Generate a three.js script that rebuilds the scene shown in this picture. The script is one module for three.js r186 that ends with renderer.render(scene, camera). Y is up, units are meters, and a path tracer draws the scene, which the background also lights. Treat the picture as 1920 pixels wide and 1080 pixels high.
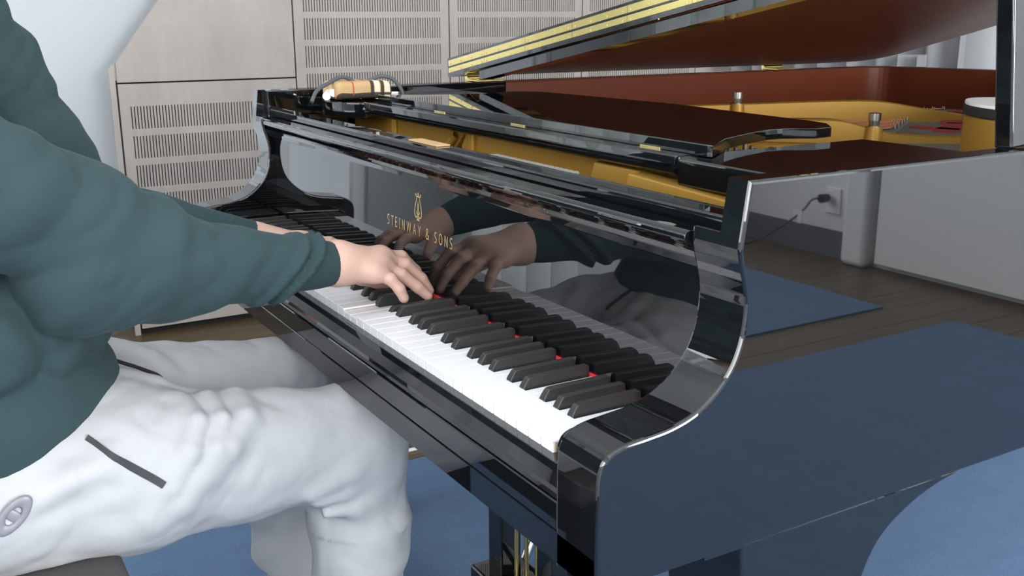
import * as THREE from 'three';
import { RoundedBoxGeometry } from 'three/addons/geometries/RoundedBoxGeometry.js';
import { mergeGeometries, toCreasedNormals, mergeVertices } from 'three/addons/utils/BufferGeometryUtils.js';
import { FontLoader } from 'three/addons/loaders/FontLoader.js';
import { ImprovedNoise } from 'three/addons/math/ImprovedNoise.js';
import { Brush, Evaluator, SUBTRACTION } from 'three-bvh-csg';
import { RectAreaLightUniformsLib } from 'three/addons/lights/RectAreaLightUniformsLib.js';

// ------------------------------------------------------------------ camera, sky, light, exposure
const H = 0.735;                                   // height of the white key tops above the floor
const scene = new THREE.Scene();
const camera = new THREE.PerspectiveCamera(31.68, 1920 / 1080, 0.05, 60);
camera.rotation.order = 'YXZ';
camera.position.set(1.9818, 0.3942 + H, 0.4958);
camera.rotation.set(-0.2604, 1.0354, -0.0041);
scene.add(camera);
scene.background = new THREE.Color().setRGB(0.80, 0.90, 1.0);
const renderer = new THREE.WebGLRenderer({ antialias: true });
renderer.toneMapping = THREE.LinearToneMapping;
renderer.toneMappingExposure = 1.22;
renderer.shadowMap.enabled = true;
RectAreaLightUniformsLib.init();
const DAY = new THREE.Color().setRGB(1.0, 1.0, 1.0);
// daylight standing in each window opening, [x, y, z, width, height, look-at, strength]
for (const [x, y, z, w, h, tx, ty, tz, s, c = DAY] of [
  [0.35, 1.66, 1.335, 1.90, 1.42, 0.35, 1.66, -3, 3.2],
  [3.05, 1.66, 1.335, 2.20, 1.42, 3.05, 1.66, -3, 6.6],
  [-1.935, 1.18, 0.52, 0.66, 1.96, 3, 1.18, 0.52, 0.26, new THREE.Color().setRGB(0.86, 0.94, 1.0)],
  [-1.25, 1.22, 1.335, 0.96, 2.24, -1.25, 1.22, -3, 5.0],
  [4.94, 1.60, -1.55, 2.30, 1.50, -3, 1.60, -1.55, 15.0]]) {
  const l = new THREE.RectAreaLight(c, s, w, h);
  l.position.set(x, y, z); l.lookAt(tx, ty, tz); l.castShadow = true; scene.add(l);
}

// ------------------------------------------------------------------ helpers
let seed = 7;
const rnd = () => { seed = (seed * 1664525 + 1013904223) >>> 0; return seed / 4294967296; };
const noise = new ImprovedNoise();
const V = (x, y, z) => new THREE.Vector3(x, y, z);
const used = {};
const numbered = n => { const k = used[n] = (used[n] ?? -1) + 1; return k ? `${n}_${String(k).padStart(3, '0')}` : n; };
const offsets = new Map();
function thing(name, label, category, [x, y, z], group) {
  const o = new THREE.Group(); o.name = numbered(name); o.position.set(x, y, z); scene.add(o);
  o.userData = { label, category }; if (group) o.userData.group = group;
  offsets.set(o, [-x, -y, -z]); return o;
}
// geometries are made in the key frame (y = 0 at the white key tops) or, with world = true, from the floor up
function part(name, geo, mat, parent, world = false) {
  const g = Array.isArray(geo) ? mergeGeometries(geo.map(a => { const b = a.index ? a.toNonIndexed() : a; if (!b.attributes.uv) b.setAttribute('uv', new THREE.BufferAttribute(new Float32Array(b.attributes.position.count * 2), 2)); for (const k of Object.keys(b.attributes)) if (!['position', 'normal', 'uv'].includes(k)) b.deleteAttribute(k); return b; })) : geo;
  const off = offsets.get(parent) ?? [0, 0, 0];
  g.translate(off[0], off[1] + (world ? 0 : H), off[2]);
  const m = new THREE.Mesh(g, mat); m.name = name; m.castShadow = m.receiveShadow = true;
  parent.add(m); offsets.set(m, off); return m;
}
function struct(name, geo, mat) { const m = part(name, geo, mat, scene, true); m.userData.kind = 'structure'; return m; }
const box = (x0, x1, y0, y1, z0, z1, r = 0) => {
  const g = r ? new RoundedBoxGeometry(x1 - x0, y1 - y0, z1 - z0, 2, r) : new THREE.BoxGeometry(x1 - x0, y1 - y0, z1 - z0);
  return g.translate((x0 + x1) / 2, (y0 + y1) / 2, (z0 + z1) / 2);
};
function spline(pts, n, closed = false) {
  const c = new THREE.CatmullRomCurve3(pts.map(([a, b]) => V(a, b, 0)), closed, 'centripetal');
  return c.getPoints(n).map(p => [p.x, p.y]);
}
function extrude(pts, depth, b = 0.0015, holes = []) {
  const s = new THREE.Shape(pts.map(([x, y]) => new THREE.Vector2(x, y)));
  for (const h of holes) s.holes.push(new THREE.Path(h.map(([x, y]) => new THREE.Vector2(x, y))));
  const g = new THREE.ExtrudeGeometry(s, { depth: depth - 2 * b, bevelEnabled: b > 0, bevelThickness: b, bevelSize: b, bevelOffset: -b, bevelSegments: 3, steps: 1 });
  return g.translate(0, 0, b);
}
const crease = (g, a = 0.24) => toCreasedNormals(g, a);
const exX = (pts, x0, x1, b, a) => crease(extrude(pts.map(([z, y]) => [-z, y]), x1 - x0, b).rotateY(Math.PI / 2).translate(x0, 0, 0), a);
const exY = (pts, y0, y1, b, a) => crease(extrude(pts.map(([x, z]) => [x, -z]), y1 - y0, b).rotateX(-Math.PI / 2).translate(0, y0, 0), a);
const exZ = (pts, z0, z1, b, a) => crease(extrude(pts, z1 - z0, b).translate(0, 0, z0), a);
const cyl = (x, y, z, r0, r1, h, n = 20) => new THREE.CylinderGeometry(r1, r0, h, n).translate(x, y + h / 2, z);
function rod(a, b, r, n = 10, r2 = r) {
  const A = V(...a), B = V(...b), g = new THREE.CylinderGeometry(r2, r, A.distanceTo(B), n);
  const q = new THREE.Quaternion().setFromUnitVectors(V(0, 1, 0), B.clone().sub(A).normalize());
  g.applyQuaternion(q).translate(...A.add(B).multiplyScalar(0.5).toArray()); return g;
}
const tube = (pts, r, n = 40, m = 8) => new THREE.TubeGeometry(new THREE.CatmullRomCurve3(pts.map(p => V(...p)), false, 'centripetal'), n, r, m);
// a closed section [[across, up], ...] swept along a path in plan [[x, z, dy?], ...]
function sweep(path, section, a = 0.6) {
  const n = path.length, m = section.length, pos = [];
  const nor = path.map((p, i) => {
    const q = path[Math.max(0, i - 1)], r = path[Math.min(n - 1, i + 1)], dx = r[0] - q[0], dz = r[1] - q[1], l = Math.hypot(dx, dz);
    return [-dz / l, dx / l];
  });
  const at = (i, j) => { const sec = typeof section[j][1] === 'function' ? section[j][1](i / (n - 1)) : section[j][1]; return [path[i][0] + nor[i][0] * section[j][0], sec, path[i][1] + nor[i][1] * section[j][0]]; };
  for (let i = 0; i < n - 1; i++) for (let j = 0; j < m; j++) {
    const k = (j + 1) % m, A = at(i, j), B = at(i + 1, j), C = at(i + 1, k), D = at(i, k);
    pos.push(...A, ...B, ...C, ...A, ...C, ...D);
  }
  for (const [i, f] of [[0, 1], [n - 1, 0]]) for (let j = 1; j < m - 1; j++) pos.push(...at(i, 0), ...at(i, f ? j : j + 1), ...at(i, f ? j + 1 : j));
  const g = new THREE.BufferGeometry(); g.setAttribute('position', new THREE.Float32BufferAttribute(pos, 3));
  g.computeVertexNormals(); return crease(g, a);
}
// naive surface nets over a signed distance function
function nets(sdf, lo, hi, cell) {
  const nx = Math.ceil((hi[0] - lo[0]) / cell) + 1, ny = Math.ceil((hi[1] - lo[1]) / cell) + 1, nz = Math.ceil((hi[2] - lo[2]) / cell) + 1;
  const f = new Float32Array(nx * ny * nz), id = (i, j, k) => (k * ny + j) * nx + i;
  for (let k = 0; k < nz; k++) for (let j = 0; j < ny; j++) for (let i = 0; i < nx; i++) f[id(i, j, k)] = sdf(lo[0] + i * cell, lo[1] + j * cell, lo[2] + k * cell);
  const vert = new Int32Array(nx * ny * nz).fill(-1), pos = [], idx = [];
  for (let k = 0; k < nz - 1; k++) for (let j = 0; j < ny - 1; j++) for (let i = 0; i < nx - 1; i++) {
    let c = 0, x = 0, y = 0, z = 0, mask = 0;
    const g = [];
    for (let d = 0; d < 8; d++) { g[d] = f[id(i + (d & 1), j + (d >> 1 & 1), k + (d >> 2))]; if (g[d] < 0) mask |= 1 << d; }
    if (mask === 0 || mask === 255) continue;
    for (let d = 0; d < 8; d++) for (let e = 0; e < 3; e++) if (!(d >> e & 1)) {
      const q = d | 1 << e; if ((g[d] < 0) === (g[q] < 0)) continue;
      const t = g[d] / (g[d] - g[q]);
      x += (d & 1) + (e === 0 ? t : 0); y += (d >> 1 & 1) + (e === 1 ? t : 0); z += (d >> 2) + (e === 2 ? t : 0); c++;
    }
    vert[id(i, j, k)] = pos.length / 3;
    pos.push(lo[0] + (i + x / c) * cell, lo[1] + (j + y / c) * cell, lo[2] + (k + z / c) * cell);
  }
  for (let k = 1; k < nz - 1; k++) for (let j = 1; j < ny - 1; j++) for (let i = 1; i < nx - 1; i++) {
    const a = f[id(i, j, k)] < 0;
    const quad = (p, q, r, s, flip) => { if (flip) idx.push(p, r, q, p, s, r); else idx.push(p, q, r, p, r, s); };
    if (i < nx - 1 && a !== f[id(i + 1, j, k)] < 0) quad(vert[id(i, j - 1, k - 1)], vert[id(i, j, k - 1)], vert[id(i, j, k)], vert[id(i, j - 1, k)], !a);
    if (j < ny - 1 && a !== f[id(i, j + 1, k)] < 0) quad(vert[id(i - 1, j, k - 1)], vert[id(i - 1, j, k)], vert[id(i, j, k)], vert[id(i, j, k - 1)], !a);
    if (k < nz - 1 && a !== f[id(i, j, k + 1)] < 0) quad(vert[id(i - 1, j - 1, k)], vert[id(i, j - 1, k)], vert[id(i, j, k)], vert[id(i - 1, j, k)], !a);
  }
  const nrm = new Float32Array(pos.length), e = cell * 0.5;
  for (let v = 0; v < pos.length; v += 3) {
    const [x, y, z] = [pos[v], pos[v + 1], pos[v + 2]];
    const a = sdf(x + e, y, z) - sdf(x - e, y, z), b = sdf(x, y + e, z) - sdf(x, y - e, z), c = sdf(x, y, z + e) - sdf(x, y, z - e), l = Math.hypot(a, b, c) || 1;
    nrm[v] = a / l; nrm[v + 1] = b / l; nrm[v + 2] = c / l;
  }
  const g = new THREE.BufferGeometry();
  g.setAttribute('position', new THREE.Float32BufferAttribute(pos, 3)); g.setAttribute('normal', new THREE.BufferAttribute(nrm, 3));
  const uv = new Float32Array(pos.length / 3 * 2);
  for (let v = 0; v < pos.length / 3; v++) { uv[2 * v] = pos[3 * v + 2] + pos[3 * v] * 0.5; uv[2 * v + 1] = pos[3 * v + 1] + pos[3 * v] * 0.35; }
  g.setAttribute('uv', new THREE.BufferAttribute(uv, 2));
  g.setIndex(idx); return g;
}
const cap = (ax, ay, az, ra, bx, by, bz, rb) => {
  const ux = bx - ax, uy = by - ay, uz = bz - az, L = ux * ux + uy * uy + uz * uz || 1e-9;
  return (x, y, z) => {
    const px = x - ax, py = y - ay, pz = z - az, t = Math.min(1, Math.max(0, (px * ux + py * uy + pz * uz) / L));
    return Math.hypot(px - t * ux, py - t * uy, pz - t * uz) - (ra + (rb - ra) * t);
  };
};
const ell = (cx, cy, cz, rx, ry, rz) => (x, y, z) => { const a = Math.hypot((x - cx) / rx, (y - cy) / ry, (z - cz) / rz); return (a - 1) * Math.min(rx, ry, rz); };
const smin = (a, b, k) => { const h = Math.max(k - Math.abs(a - b), 0) / k; return Math.min(a, b) - h * h * k * 0.25; };
const chain = (pts, k) => { const c = []; for (let i = 0; i < pts.length - 1; i++) c.push(cap(...pts[i], ...pts[i + 1])); return c; };
const join = (list, k) => (x, y, z) => { let d = 1e9; for (const f of list) d = smin(d, f(x, y, z), k); return d; };

function dataTex(w, h, fn, srgb = true, rep = [1, 1]) {
  const d = new Uint8Array(w * h * 4);
  for (let j = 0; j < h; j++) for (let i = 0; i < w; i++) { const c = fn(i / w, j / h, i, j); for (let k = 0; k < 3; k++) d[(j * w + i) * 4 + k] = Math.max(0, Math.min(255, c[k] * 255)); d[(j * w + i) * 4 + 3] = 255; }
  const t = new THREE.DataTexture(d, w, h); t.magFilter = THREE.LinearFilter; t.wrapS = t.wrapT = THREE.RepeatWrapping; t.repeat.set(...rep);
  if (srgb) t.colorSpace = THREE.SRGBColorSpace; t.needsUpdate = true; return t;
}
const wrapNoise = (u, v, f, s) => noise.noise(Math.cos(u * 6.2832) * f, Math.sin(u * 6.2832) * f + s, Math.cos(v * 6.2832) * f) + noise.noise(Math.sin(v * 6.2832) * f + 3.1, Math.cos(u * 6.2832) * f, s + 9.7);

// ------------------------------------------------------------------ materials
const std = (o) => new THREE.MeshStandardMaterial(o);
const phy = (o) => new THREE.MeshPhysicalMaterial(o);
const lin = (r, g, b) => new THREE.Color().setRGB(r, g, b);
const M = {
  lacquer: phy({ color: lin(0.004, 0.0045, 0.005), roughness: 0.018, ior: 1.76 }),
  lacquerSoft: phy({ color: lin(0.006, 0.006, 0.0065), roughness: 0.22, ior: 1.6 }),
  ebony: phy({ color: lin(0.028, 0.027, 0.026), roughness: 0.42, ior: 1.5 }),
  hammer: std({ color: lin(0.20, 0.19, 0.17), roughness: 1 }),
  ivory: phy({ color: lin(0.83, 0.83, 0.84), roughness: 0.22 }),
  keyWood: std({ color: lin(0.52, 0.33, 0.16), roughness: 0.6 }),
  felt: std({ color: lin(0.62, 0.02, 0.03), roughness: 1 }),
  gold: phy({ color: lin(0.35, 0.195, 0.030), roughness: 0.45, metalness: 0.45 }),
  goldLeaf: std({ color: lin(0.75, 0.58, 0.28), roughness: 0.35, metalness: 0.7 }),
  brass: std({ color: lin(0.72, 0.57, 0.22), roughness: 0.2, metalness: 1 }),
  chrome: std({ color: lin(0.62, 0.61, 0.58), roughness: 0.25, metalness: 1 }),
  copper: std({ color: lin(0.62, 0.27, 0.13), roughness: 0.4, metalness: 0.8 }),
  steel: std({ color: lin(0.55, 0.55, 0.55), roughness: 0.3, metalness: 1 }),
  white: std({ color: lin(0.86, 0.88, 0.90), roughness: 0.9 }),
  wallLeft: std({ color: lin(0.60, 0.625, 0.645), roughness: 0.9 }),
  wallGrey: std({ color: lin(0.70, 0.71, 0.71), roughness: 0.85 }),
  skirting: std({ color: lin(0.10, 0.10, 0.12), roughness: 0.7 }),
  plug: std({ color: lin(0.01, 0.01, 0.01), roughness: 0.5 }),
  plastic: std({ color: lin(0.8, 0.8, 0.78), roughness: 0.4 }),
  glass: phy({ color: lin(1, 1, 1), roughness: 0, transmission: 1, thickness: 0, ior: 1.5 }),
  dark: std({ color: lin(0.012, 0.012, 0.012), roughness: 0.9 }),
  cord: std({ color: lin(0.006, 0.006, 0.006), roughness: 0.8 }),
  strap: std({ color: lin(0.075, 0.082, 0.085), roughness: 0.7 }),
  zip: std({ color: lin(0.03, 0.033, 0.035), roughness: 0.6 }),
  eyelet: phy({ color: lin(0.22, 0.22, 0.24), roughness: 0.35 }),
  bench: phy({ color: lin(0.055, 0.052, 0.05), roughness: 0.5 }),
  hair: std({ color: lin(0.03, 0.02, 0.014), roughness: 0.6 }),
  shoe: std({ color: lin(0.6, 0.6, 0.6), roughness: 0.6 }),
  soundGrey: std({ color: lin(0.16, 0.155, 0.14), roughness: 0.6 }),
  redFelt: std({ color: lin(0.36, 0.03, 0.025), roughness: 1 }),
};
M.mahogany = phy({ color: lin(1, 1, 1), roughness: 0.36, ior: 1.45, specularIntensity: 0.5, map: dataTex(512, 512, (u, v) => {
  const g = 0.5 + 0.5 * Math.sin(v * 6.2832 * 26 + 2.4 * wrapNoise(u, v, 1.2, 1)) , n = wrapNoise(u, v, 5, 4);
  const k = 0.86 + 0.10 * g + 0.12 * n; return [0.42 * k, 0.195 * k, 0.112 * k];
}) });
M.panel = std({ color: lin(1, 1, 1), roughness: 0.6, map: dataTex(256, 256, (u, v) => { const k = 1 + 0.035 * wrapNoise(u, v, 1.3, 2) + 0.02 * wrapNoise(u, v * 0.3, 9, 6); return [0.695 * k, 0.660 * k, 0.630 * k]; }) });
M.floorWood = phy({ color: lin(1, 1, 1), roughness: 0.42, map: dataTex(512, 512, (u, v) => {
  const k = 0.9 + 0.14 * wrapNoise(u, v, 2.2, 3) + 0.10 * Math.sin(u * 6.2832 * 30 + 3 * wrapNoise(u, v, 1, 8)); return [0.37 * k, 0.295 * k, 0.195 * k];
}) });
M.carpet = std({ color: lin(1, 1, 1), roughness: 1, map: dataTex(512, 512, (u, v) => {
  const r = rnd(), s = r > 0.985 ? 0.14 : r < 0.03 ? -0.07 : (rnd() - 0.5) * 0.05, k = 1 + 0.03 * wrapNoise(u, v, 2, 5);
  return [(0.335 + s) * k, (0.43 + s) * k, (0.55 + s) * k];
}) });
const weave = dataTex(128, 128, (u, v, i, j) => { const k = 0.5 + 0.2 * Math.sin(i * Math.PI / 2) * Math.sin(j * Math.PI / 2) + (rnd() - 0.5) * 0.4; return [k, k, k]; }, false, [30, 30]);
M.hoodie = phy({ color: lin(0.022, 0.048, 0.052), roughness: 0.95, sheen: 0.2, sheenRoughness: 0.6, sheenColor: lin(0.25, 0.4, 0.42), bumpMap: weave, bumpScale: 0.0004 });
M.trousers = phy({ color: lin(0.430, 0.434, 0.440), roughness: 0.85, bumpMap: weave, bumpScale: 0.0004 });
M.skin = phy({ color: lin(0.60, 0.375, 0.295), roughness: 0.5 });
M.drape = std({ color: lin(0.25, 0.25, 0.255), roughness: 0.9 });
M.curtain = phy({ color: lin(0.80, 0.83, 0.83), roughness: 1, transmission: 0.5, thickness: 0 });

// ------------------------------------------------------------------ the room
const X0 = -1.8, X1 = 5.0, ZB = -3.3, ZF = 1.4, TOP = 2.75;
struct('floor', box(-2.6, X1 + 0.2, -0.12, -0.012, ZB - 0.2, ZF + 0.2), M.floorWood);
const floor = scene.children.at(-1);
{ // floor boards
  const variants = [0, 1, 2].map(k => { const g = box(0, 0.148, -0.012, 0, ZB, ZF, 0.0015); const uv = g.attributes.uv, p = g.attributes.position; for (let i = 0; i < uv.count; i++) uv.setXY(i, p.getX(i) * 2 + k * 0.31, p.getZ(i) * 0.22 + k * 0.17); return g; });
  for (let k = 0; k < 52; k++) { const m = new THREE.Mesh(variants[k % 3], M.floorWood); m.name = 'floor_board'; m.position.x = -2.6 + k * 0.15; m.receiveShadow = m.castShadow = true; floor.add(m); }
}
function carpet(x0, x1, z0, z1, label) {
  const t = thing('carpet', label, 'carpet', [(x0 + x1) / 2, 0, (z0 + z1) / 2], 'blue carpets on the wooden floor');
  const g = box(x0, x1, 0.0005, 0.006, z0, z1); const uv = g.attributes.uv, p = g.attributes.position;
  for (let i = 0; i < uv.count; i++) uv.setXY(i, p.getX(i) / 0.5, p.getZ(i) / 0.5);
  part('carpet_pile', g, M.carpet, t, true);
}
carpet(-0.275, 3.0, -2.85, 1.3, 'blue speckled carpet the piano and bench stand on');
carpet(3.27, 4.9, -2.77, 1.3, 'blue speckled carpet mirrored in the piano side beyond a wood gap');
{ const t = thing('floor_strip', 'thin white strip lying on the wooden floor beside the blue carpet', 'strip', [-0.33, 0, -0.9]);
  part('strip', box(-0.345, -0.333, 0, 0.006, -2.2, 0.1, 0.002), M.plastic, t, true); }
struct('ceiling', box(-2.7, X1 + 0.2, TOP, TOP + 0.12, ZB - 0.2, ZF + 0.2), M.white);
struct('wall_left', [box(-2.07, -1.95, 0, 0.16, ZB - 0.2, ZF + 0.2), box(-2.07, -1.95, 2.2, TOP, ZB - 0.2, ZF + 0.2), box(-2.07, -1.95, 0.16, 2.2, ZB - 0.2, 0.17), box(-2.07, -1.95, 0.16, 2.2, 0.87, ZF + 0.2)], M.wallLeft);
// back wall, its skirting and the lighter fitted panel that the piano side mirrors
struct('wall_back', box(-2.6, X1 + 0.2, 0, TOP, ZB - 0.15, ZB), M.wallGrey);
struct('baseboard_back', box(3.9, X1, 0, 0.13, ZB, ZB + 0.012), M.skirting);
// window wall behind the pianist
const openF = [[-0.6, 1.3], [1.95, 4.15]], openY = [0.95, 2.37];
const wz = [ZF, ZF + 0.16];
struct('wall_front', [box(-2.6, -1.75, 0, TOP, ...wz), box(-1.75, -0.75, 0, 0.08, ...wz), box(-1.75, -0.75, openY[1], TOP, ...wz), box(-0.75, openF[0][0], 0, TOP, ...wz),
  ...openF.flatMap(([a, b]) => [box(a, b, 0, openY[0], ...wz), box(a, b, openY[1], TOP, ...wz)]), box(openF[0][1], openF[1][0], 0, TOP, ...wz), box(openF[1][1], X1 + 0.2, 0, TOP, ...wz)], M.white);
struct('wall_right', [box(X1, X1 + 0.15, 0, 0.85, ZB, ZF), box(X1, X1 + 0.15, 2.35, TOP, ZB, ZF), box(X1, X1 + 0.15, 0.85, 2.35, ZB, -2.7), box(X1, X1 + 0.15, 0.85, 2.35, -0.4, ZF)], M.white);
function windowIn(name, x0, x1, y0, y1, z0, z1, alongX) {
  const f = 0.05, bars = [], mid = (alongX ? x0 + x1 : z0 + z1) / 2;
  const B = (a0, a1, b0, b1) => alongX ? box(a0, a1, b0, b1, z0, z1, 0.004) : box(x0, x1, b0, b1, a0, a1, 0.004);
  const [a0, a1] = alongX ? [x0, x1] : [z0, z1];
  bars.push(B(a0, a1, y0, y0 + f), B(a0, a1, y1 - f, y1), B(a0, a0 + f, y0, y1), B(a1 - f, a1, y0, y1), B(mid - f / 2, mid + f / 2, y0, y1));
  const w = struct(name, bars, M.white);
  const m = alongX ? (z0 + z1) / 2 : (x0 + x1) / 2;
  for (const [p0, p1] of [[a0 + f, mid - f / 2], [mid + f / 2, a1 - f]]) {
    part('window_pane', alongX ? box(p0, p1, y0 + f, y1 - f, m - 0.003, m + 0.003) : box(m - 0.003, m + 0.003, y0 + f, y1 - f, p0, p1), M.glass, w, true);
  }
}
windowIn('window_1', openF[0][0], openF[0][1], ...openY, ZF + 0.05, ZF + 0.1, true);
windowIn('window_2', openF[1][0], openF[1][1], ...openY, ZF + 0.05, ZF + 0.1, true);
windowIn('window_4', -2.04, -1.99, 0.16, 2.2, 0.17, 0.87, false);
windowIn('window_5', -1.75, -0.75, 0.08, openY[1], ZF + 0.05, ZF + 0.1, true);
windowIn('window_3', X1 + 0.05, X1 + 0.1, 0.85, 2.35, -2.7, -0.4, false);

{ // slotted acoustic cladding on the wall behind the bass side
  const base = struct('wall_cladding', box(X0 - 0.05, X0 - 0.014, 0, TOP, ZB, -0.80), M.dark);
  const toX = (pts, holes) => { const g = extrude(pts.map(([z, y]) => [-z, y]), 0.012, 0, (holes || []).map(h => h.map(([z, y]) => [-z, y]))).rotateY(Math.PI / 2).translate(X0 - 0.012, 0, 0); const uv = g.attributes.uv; for (let i = 0; i < uv.count; i++) uv.setXY(i, uv.getX(i) * 0.9, uv.getY(i) * 0.9); return g; };
  const rows = (z0, z1, y0, y1, top, pitch) => { const h = [];
    for (let y = top; y - 0.079 > y0; y -= pitch) { if (y > y1) continue; for (let k = 0; k < 54; k++) { const c = z0 + (z1 - z0) / 2 + (k - 26.5) * 0.0107, w = 0.0019; h.push([[c - w, y - 0.079], [c + w, y - 0.079], [c + w, y], [c - w, y]]); } }
    return h; };
  const panel = (pts, holes, m = M.panel) => part('panel', toX(pts, holes), m, base, true);
  const g = 0.003, rect = (z0, z1, y0, y1) => [[z0 + g, y0 + g], [z1 - g, y0 + g], [z1 - g, y1 - g], [z0 + g, y1 - g]];
  const zs = [-0.157, -0.803, -1.457, -2.109, -2.761, ZB];
  // first bay: slotted panel below, plain panel above cut along the slope
  part('backing', box(X0 - 0.05, X0 - 0.014, 0, 0.92, -0.80, -0.16), M.dark, base, true);
  part('backing', toX([[-0.80, 0.92], [-0.165, 0.92], [-0.165, 0.95], [-0.80, 1.79]]).translate(-0.014, 0, 0), M.dark, base, true);
  panel(rect(zs[1], zs[0], 0.02, 0.913), rows(zs[1], zs[0], 0.06, 0.9, 0.0974 + H, 0.104));
  panel([[zs[1] + g, 0.913 + g], [zs[0] - g, 0.913 + g], [zs[0] - g, 0.9835], [zs[1] + g, 1.815]], []);
  part('edge_strip', toX([[-0.153, 0], [-0.134, 0], [-0.134, 0.9625], [-0.153, 0.981]]).translate(0, 0, 0), M.panel, base, true);
  for (let k = 1; k < 5; k++) panel(rect(zs[k + 1], zs[k], 0.02, TOP), k < 4 ? rows(zs[k + 1], zs[k], 0.06, 1.9, 0.395 + H + 0.1025 * 7, 0.1025) : []);
}
// pleated curtains: along the window wall, and at the far end of the room
function curtain(name, label, path, y0, y1, amp, pitch, group, bias = 0) {
  let L = 0; const P = path.map(p => V(p[0], 0, p[1])), c = new THREE.CatmullRomCurve3(P); L = c.getLength();
  const n = Math.round(L / pitch * 10), pts = [];
  for (let i = 0; i <= n; i++) { const u = i / n, p = c.getPoint(u), t = c.getTangent(u), s = u * L / pitch * 6.2832 + 1.3 * Math.sin(u * 9 + bias); const o = bias > 1.5 ? amp * (Math.asin(0.97 * Math.sin(s)) / 1.3 + 0.12 * Math.sin(2.7 * s)) : amp * (Math.sin(s) + 0.35 * Math.sin(2.3 * s + bias)); pts.push([p.x - t.z * o, p.z + t.x * o]); }
  const t = thing(name, label, 'curtain', [P[0].x, y0, P[0].z], group);
  part('pleated_cloth', sweep(pts, [[-0.002, y0], [0.002, y0], [0.002, y1], [-0.002, y1]], 1.2), bias > 1.5 ? M.drape : M.curtain, t, true);
  if (bias < 3) part('curtain_rail', rod([P[0].x, y1 + 0.012, P[0].z], [P.at(-1).x, y1 + 0.012, P.at(-1).z], 0.014), M.chrome, t, true);
}
curtain('curtain', 'grey pleated curtain mirrored in the fallboard beyond the hands', [[-1.88, 1.25], [-1.3, 1.25], [-0.62, 1.25]], 0.06, 2.5, 0.05, 0.19, 'curtains at the windows');
curtain('curtain', 'grey pleated curtain behind the bench between the windows', [[1.33, 1.25], [1.62, 1.25], [1.93, 1.25]], 0.06, 2.5, 0.035, 0.14, 'curtains at the windows', 1);
curtain('curtain', 'upper grey folded drape seen under the piano lid', [[-1.75, -3.12], [-1.1, -3.14], [-0.62, -3.15]], 0.90, 2.5, 0.055, 0.15, 'drapes at the far wall', 2);
curtain('curtain', 'lower paler grey folded drape seen just above the piano tail', [[-1.7, -2.88], [-1.1, -2.88], [-0.60, -2.87]], 0.04, 0.985, 0.05, 0.135, 'drapes at the far wall', 4);
{ // fitted panel, socket and plug on the back wall, seen mirrored in the treble side of the case
  const t = thing('fitted_panel', 'pale fitted wall panel with a rounded post, mirrored in the piano side', 'panel', [3.3, 0, ZB]);
  part('panel_board', box(2.5, 3.72, 0.03, 2.4, ZB + 0.001, ZB + 0.06, 0.006), M.wallGrey, t, true);
  part('post', box(3.755, 3.9, 0, 2.4, ZB + 0.001, ZB + 0.09, 0.03), M.wallGrey, t, true);
  const s = thing('wall_socket', 'white wall socket on the grey wall', 'socket', [4.036, 0.21, ZB]);
  part('plate', box(3.985, 4.075, 0.21, 0.335, ZB, ZB + 0.012, 0.004), M.plastic, s, true);
  part('dish', cyl(0, 0, 0, 0.03, 0.03, 0.004, 24).rotateX(Math.PI / 2).translate(4.04, 0.288, ZB + 0.0115), M.wallGrey, s, true);
  const c = thing('power_cord', 'black plug and cord hanging from the wall socket', 'cord', [4.04, 0, ZB + 0.05]);
  part('plug', cyl(0, 0, 0, 0.02, 0.022, 0.045, 16).rotateX(Math.PI / 2).translate(4.04, 0.288, ZB + 0.037), M.plug, c, true);
  part('cable', tube([[4.04, 0.288, ZB + 0.06], [4.075, 0.28, ZB + 0.1], [4.1, 0.235, ZB + 0.12], [4.16, 0.16, ZB + 0.17], [4.26, 0.07, ZB + 0.26], [4.38, 0.012, ZB + 0.4], [4.6, 0.006, ZB + 0.44]], 0.0045, 60), M.plug, c, true);
  part('cable_tag', box(4.095, 4.15, 0.165, 0.225, ZB + 0.138, ZB + 0.143), M.plastic, c, true);
}

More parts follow.
